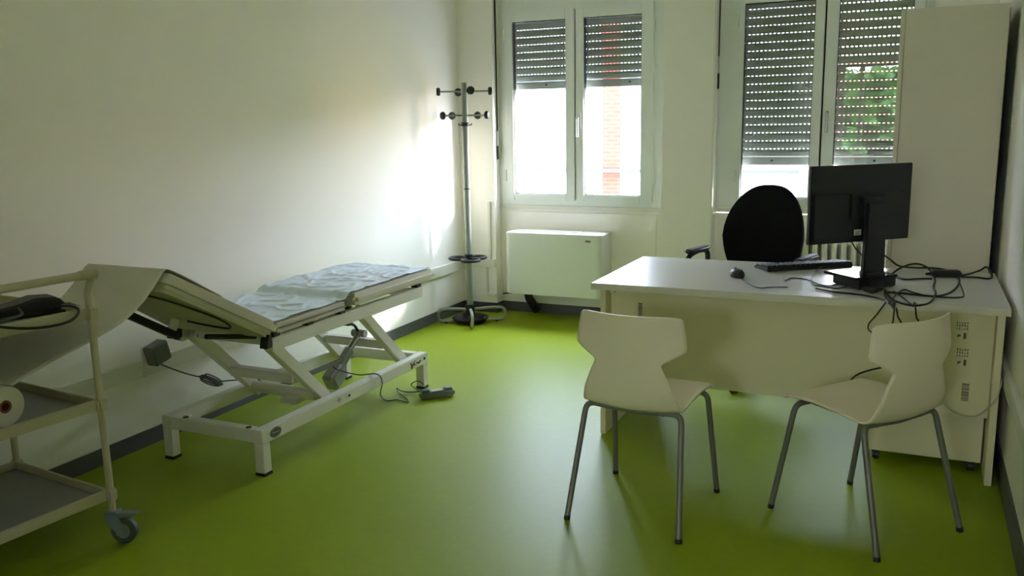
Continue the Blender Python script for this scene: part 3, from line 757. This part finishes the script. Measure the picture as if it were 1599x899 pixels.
kb = thing('keyboard', 'black keyboard lying on the desk behind the monitor', 'keyboard', (-.475, 4.40, DT), math.radians(36))
MB().prism([(-.07, 0), (.07, 0), (.07, .012), (-.07, .024)], -.222, .222, axis='x').build('body', 'black', kb, bevel=.003)
key = None
for r in range(6):
    n = 18
    for c in range(n):
        x = -.2095+c*.02465; y = -.056+r*.0215; z = .024-(y+.07)/.14*.012+.0002
        if r == 4 and c in (4, 5, 6, 7, 8, 9): continue
        if key is None: key = MB().prism([(-.009, -.0085), (.009, -.0085), (.009, .0085), (-.009, .0085)], 0, .007).build('key', 'black', kb, bevel=.0015, seg=1, loc=(x, y, z))
        else: dup(key, kb, (x, y, z))
MB().box(-.108, .038, .0215, .0385, .0157, .0225).build('space_key', 'black', kb, bevel=.0015)

ms = thing('mouse', 'small black mouse near the front edge of the desk', 'mouse', (-.725, 4.045, DT), math.radians(28))
b = MB(); b.lathe([(0, .036), (.012, .0355), (.022, .032), (.029, .022), (.031, .010), (.029, .001), (0, .001)], 24, Matrix.Diagonal((1, 1.75, 1, 1)))
b.build('body', 'black', ms)
MB().cyl((-.004, .026, .031), (.004, .026, .031), .009, 14).build('wheel', 'grey_plastic', ms)
mc = Matrix.Rotation(-ms.rotation_euler.z, 4, 'Z') @ Matrix.Translation(-Vector(ms.location))
def desk_path(px, lift=.003):
    out_ = []
    for p in px:
        z = DT+lift+(p[2] if len(p) > 2 else 0); out_.append(onz(p[0], p[1], z))
    return out_
MB().tube([mc @ p for p in spline(desk_path([(1157, 434), (1168, 442), (1185, 449), (1205, 448), (1230, 448)]), 6)], .0022, 6).build('cable', 'cable', ms)

ad = thing('power_adapter', 'black power adapter brick with its lead by the cabinet', 'power adapter', (.145, 4.335, DT), math.radians(14))
MB().box(-.06, .06, -.028, .028, .001, .030).build('body', 'black', ad, bevel=.006, seg=3)
MB().tube([(-.06, 0, .014), (-.085, 0, .012)], [.008, .005], 10).build('strain_relief', 'black', ad)
ac = Matrix.Rotation(-ad.rotation_euler.z, 4, 'Z') @ Matrix.Translation(-Vector(ad.location))
MB().tube([ac @ p for p in spline(desk_path([(1498, 430), (1512, 428), (1530, 422), (1541, 417, .01), (1549, 430), (1544, 435), (1525, 433), (1500, 432)]), 6)], .0045, 8).build('mains_lead', 'cable', ad)
def cable(label, px, r=.0035, m='cable', extra=None, z0=None):
    pts = desk_path(px, r if z0 is None else z0)
    if extra: pts = pts+[Vector(e) for e in extra]
    o = MB().tube(spline(pts, 8), r, 8).build('cable', m)
    return tag(o, label, 'cable', 'loose cables on the desk')
YF = 3.680
cable('black cable arching from monitor stand over to the power adapter', [(1376, 395, .11), (1390, 405, .07), (1404, 415, .035), (1430, 418, .006), (1450, 418), (1475, 421), (1484, 428), (1470, 428)], .0042)
cable('black cable looping up behind the monitor stand toward the adapter', [(1393, 427), (1405, 419, .015), (1420, 413, .03), (1434, 412, .03), (1447, 417, .02), (1455, 426, .005), (1460, 437), (1457, 449), (1461, 458), (1452, 472), (1432, 477), (1410, 474), (1392, 466), (1384, 455)], .0042)
cable('black cable lying straight from the monitor base to the adapter', [(1394, 430), (1405, 434), (1416, 436), (1435, 435), (1455, 435)], .0042)
cable('large black cable loop on the desk beside the right visitor chair', [(1386, 456), (1410, 458), (1440, 461), (1465, 462), (1485, 456), (1496, 445), (1498, 436), (1492, 430)], .0042)
cable('thin black cable looping in front of the power adapter', [(1498, 440), (1505, 460), (1498, 464), (1475, 464), (1445, 461), (1425, 456), (1412, 452), (1402, 457), (1394, 466), (1388, 474)], .003, extra=[(onz(1384, 483, .722).x, YF-.004, .725), ony(1368, 492, YF-.022), ony(1357, 505, YF-.02), ony(1356, 514, YF-.01), ony(1363, 520, YF+.03)])
cable('long black cable from the keyboard hanging over the desk edge', [(1274, 450), (1300, 455), (1335, 459), (1362, 463), (1380, 468), (1390, 474), (1394, 480)], .0034, extra=[(onz(1396, 484, .722).x, YF-.004, .722), ony(1402, 494, YF-.012), ony(1407, 506, YF-.010), ony(1404, 540, YF+.02)])
cable('short black cable hanging over the desk edge behind the right chair', [(1396, 455), (1408, 463), (1420, 473), (1426, 478)], .0034, extra=[(onz(1428, 486, .722).x, YF-.004, .722), ony(1431, 495, YF-.010), ony(1434, 507, YF-.008), ony(1420, 560, YF+.04), ony(1335, 587, 3.76), ony(1310, 640, 3.76)])
cable('black cable crossing below the monitor and dropping over the edge', [(1382, 452), (1382, 462), (1388, 470), (1391, 477)], .0034, extra=[(onz(1395, 484, .722).x, YF-.008, .722), ony(1395, 497, YF-.016), ony(1393, 515, YF-.012), ony(1396, 545, YF+.03)])
cable('thin black keyboard cable curling beside the monitor base', [(1226, 438), (1235, 434), (1252, 435), (1266, 438), (1280, 444), (1297, 446), (1310, 440)], .0024)
cable('thin black cable curling in front of the mini computer', [(1290, 412, .01), (1278, 420, .01), (1268, 432), (1270, 444), (1285, 447), (1305, 450), (1322, 447)], .0024)
cable('black display cable hanging from the back of the monitor', [(1330, 378, .17), (1338, 390, .13), (1350, 402, .08), (1362, 412, .05)], .0032)
pg = MB()
p0 = onz(1362, 449, DT+.014)
o = MB().tube([onz(1350, 450, DT+.016), onz(1362, 453, DT+.016), onz(1376, 449, DT+.016)], [.012, .015, .012], 12).build('cable_plug', 'black'); tag(o, 'black cable plug lying in front of the mini computer', 'plug')
# white lead between desk leg and wall
o = MB().tube(spline([ony(1470, 620, 3.758), ony(1480, 637, 3.758), ony(1500, 648, 3.758), ony(1525, 649, 3.757), ony(1545, 635, 3.70), ony(1557, 620, 3.668), (.344, 3.72, .43), (.350, 3.80, .43)], 8), .0028, 8).build('white_lead', 'cable_white')
tag(o, 'thin pale lead drooping across the desk panel to wall trunking', 'cable')

# ---------------------------------------------------------------- wall socket transformer with lead by the couch
sk = thing('plug_transformer', 'grey plug transformer on the left wall with bundled lead', 'transformer', (XL+.022, 2.835, .435))
MB().box(0, .012, -.055, .055, -.10, .035).build('socket_plate', 'rail_paint', sk, bevel=.002)
MB().box(.012, .075, -.045, .050, -.045, .048, Matrix.Rotation(.25, 4, 'X')).build('body', 'grey_plastic', sk, bevel=.006, seg=3)
l2 = lambda p: Vector(p)-Vector(sk.location)
lead = [(XL+.07, 2.83, .39), (XL+.085, 2.90, .345), (XL+.09, 2.98, .30), (XL+.10, 3.06, .262)]
MB().tube([l2(p) for p in spline(lead, 6)], .0035, 8).build('lead', 'cable_grey', sk)
b = MB()
for k in range(5):
    cc = Vector((XL+.10, 3.11, .235)); pts = []
    for j in range(20):
        t = 2*PI*j/20; pts.append(l2(cc+Vector((.012*math.sin(t+k)+.004*k, .060*math.cos(t)+.006*math.sin(k*2), -.034*math.cos(t)+.012*math.sin(t)+.005*(k-2)))))
    b.tube(pts, .0036, 6, closed=True)
b.build('lead_bundle', 'cable_grey', sk)
MB().tube([l2(p) for p in spline([(XL+.10, 3.15, .215), (XL+.15, 3.24, .205), (XL+.24, 3.27, .212), (XL+.30, 3.25, .205)], 6)], .0035, 8).build('lead', 'cable_grey', sk)

# ---------------------------------------------------------------- hand control on the floor
hc = thing('hand_control', 'grey hand control with blue buttons on the floor by couch', 'hand control', (-2.262, 3.915, 0), math.atan2(.138, .135))
MB().box(-.095, .095, -.028, .028, .002, .040).build('body', 'grey_plastic', hc, bevel=.010, seg=3)
for x in (-.062, .062):
    MB().box(x-.022, x+.022, -.020, .020, .040, .050).build('button', 'blue_plastic', hc, bevel=.004)
MB().box(-.030, .030, -.018, .018, .0398, .0412).build('label_plate', 'logo_light', hc)
hcm = Matrix.Rotation(-hc.rotation_euler.z, 4, 'Z') @ Matrix.Translation(-Vector(hc.location))
path = [onx(520, 572, -2.63), onx(530, 578, -2.60), ony(560, 585, 3.60), onx(585, 587, -2.41)+Vector((.012, 0, .012)), onx(597, 596, -2.385), onz(594, 615, .03), onz(603, 625, .005), onz(620, 624, .005), onz(637, 628, .005), onz(634, 621, .006), onz(622, 612, .008), onz(620, 606, .02), onz(626, 610, .012), onz(640, 612, .008), onz(656, 611, .016)]
MB().tube([hcm @ p for p in spline(path, 8)], .0032, 8).build('cable', 'cable_grey', hc)
path = [onz(657, 612, .02), onz(643, 602, .03), onz(645, 597, .05), onz(653, 595, .05), onz(662, 600, .03)]
MB().tube([hcm @ p for p in spline(path, 8)], .0028, 8).build('cable', 'cable_grey', hc)

# ================================================================== OUTSIDE
slab_o = MB().box(-60, 60, 6.6, 80, -4.2, -4.0).build('street', 'asphalt'); tag(slab_o, 'pale paved street below the windows', 'street', kind='structure')
bl = thing('white_house', 'sunlit white house across the street with brick pilaster', 'building', (-8, 16, -4))
MB().box(-16, 6.1, 0, 8, 0, 7.35).build('wall', 'render_white', bl)
MB().box(2.56, 2.90, -.03, .0, 0, 7.2).build('brick_pilaster', 'brick_far', bl)
MB().box(-16, 6.15, -.16, -.10, 4.47, 4.535).build('balcony_rail', 'rail_dark', bl)
MB().box(-16.2, 6.3, -.30, 8.2, 7.35, 7.55).build('roof_edge', 'roof_tile', bl)
bl2 = thing('yellow_house', 'low yellow house with tiled roof across the street', 'building', (4, 18, -4))
MB().box(-5.6, 8, 0, 7, 0, 5.0).build('wall', 'plaster_yellow', bl2)
MB().prism([(-.4, 5.0), (7.4, 5.0), (3.5, 6.7)], -5.7, 8.1, axis='x').build('roof', 'roof_tile', bl2)
def tree(name, label, loc, h, r, n, m, seed, ls=.11):
    rnd = random.Random(seed); t = thing(name, label, 'tree', loc, group='garden trees')
    MB().tube([(0, 0, 0), (.05, 0, h*.4), (0, .05, h*.75)], [.16, .12, .06], 10).build('trunk', 'bark', t)
    b = MB()
    for k in range(n):
        th = rnd.uniform(0, 2*PI); ph = math.acos(rnd.uniform(-1, 1)); q = r*rnd.uniform(.25, 1)**.5
        c = Vector((q*math.sin(ph)*math.cos(th), q*math.sin(ph)*math.sin(th), h*.66+1.25*q*math.cos(ph)))
        nrm = Vector((rnd.gauss(0, 1), rnd.gauss(0, 1), rnd.gauss(.6, 1))).normalized(); a = nrm.orthogonal().normalized(); a.rotate(Matrix.Rotation(rnd.uniform(0, 6), 3, nrm)); d = nrm.cross(a); s = ls*rnd.uniform(.6, 1.2)
        vs = [b.bm.verts.new(c+v*s) for v in (-a*1.3, -d*.6+nrm*.15, a*1.3, d*.6+nrm*.15)]
        b.bm.faces.new(vs)
    o = b.build('foliage', m, t, smooth=False); o['kind'] = 'stuff'
tree('garden_tree', 'tall leafy garden tree mirrored in the window pane', (-.9, -9.6, -4), 5.65, 2.2, 7000, 'leaf', 5, .22)
tree('garden_tree', 'unseen pale leafy tree added to screen sky from the garden window', (-6.4, -9.8, -4), 5.4, 2.2, 6000, 'leaf_light', 8, .22)  # extra tree out of sight, added to block sky light at the rear window
tree('garden_tree', 'unseen dark leafy tree added to cut sky light at the rear', (4.8, -9.9, -4), 5.4, 2.2, 6000, 'leaf', 18, .22)  # also added outside the reflection, to cut down skylight from behind
tree('garden_tree', 'tree seen through shutter slits beside the tiled roof', (1.2, 13.5, -4), 6.8, 1.6, 5200, 'leaf', 6)
o = MB().box(-40, 40, -60, -4.6, -4.2, -4.0).build('garden_ground', 'leaf'); tag(o, 'grassy garden ground behind the building', 'ground', kind='structure')
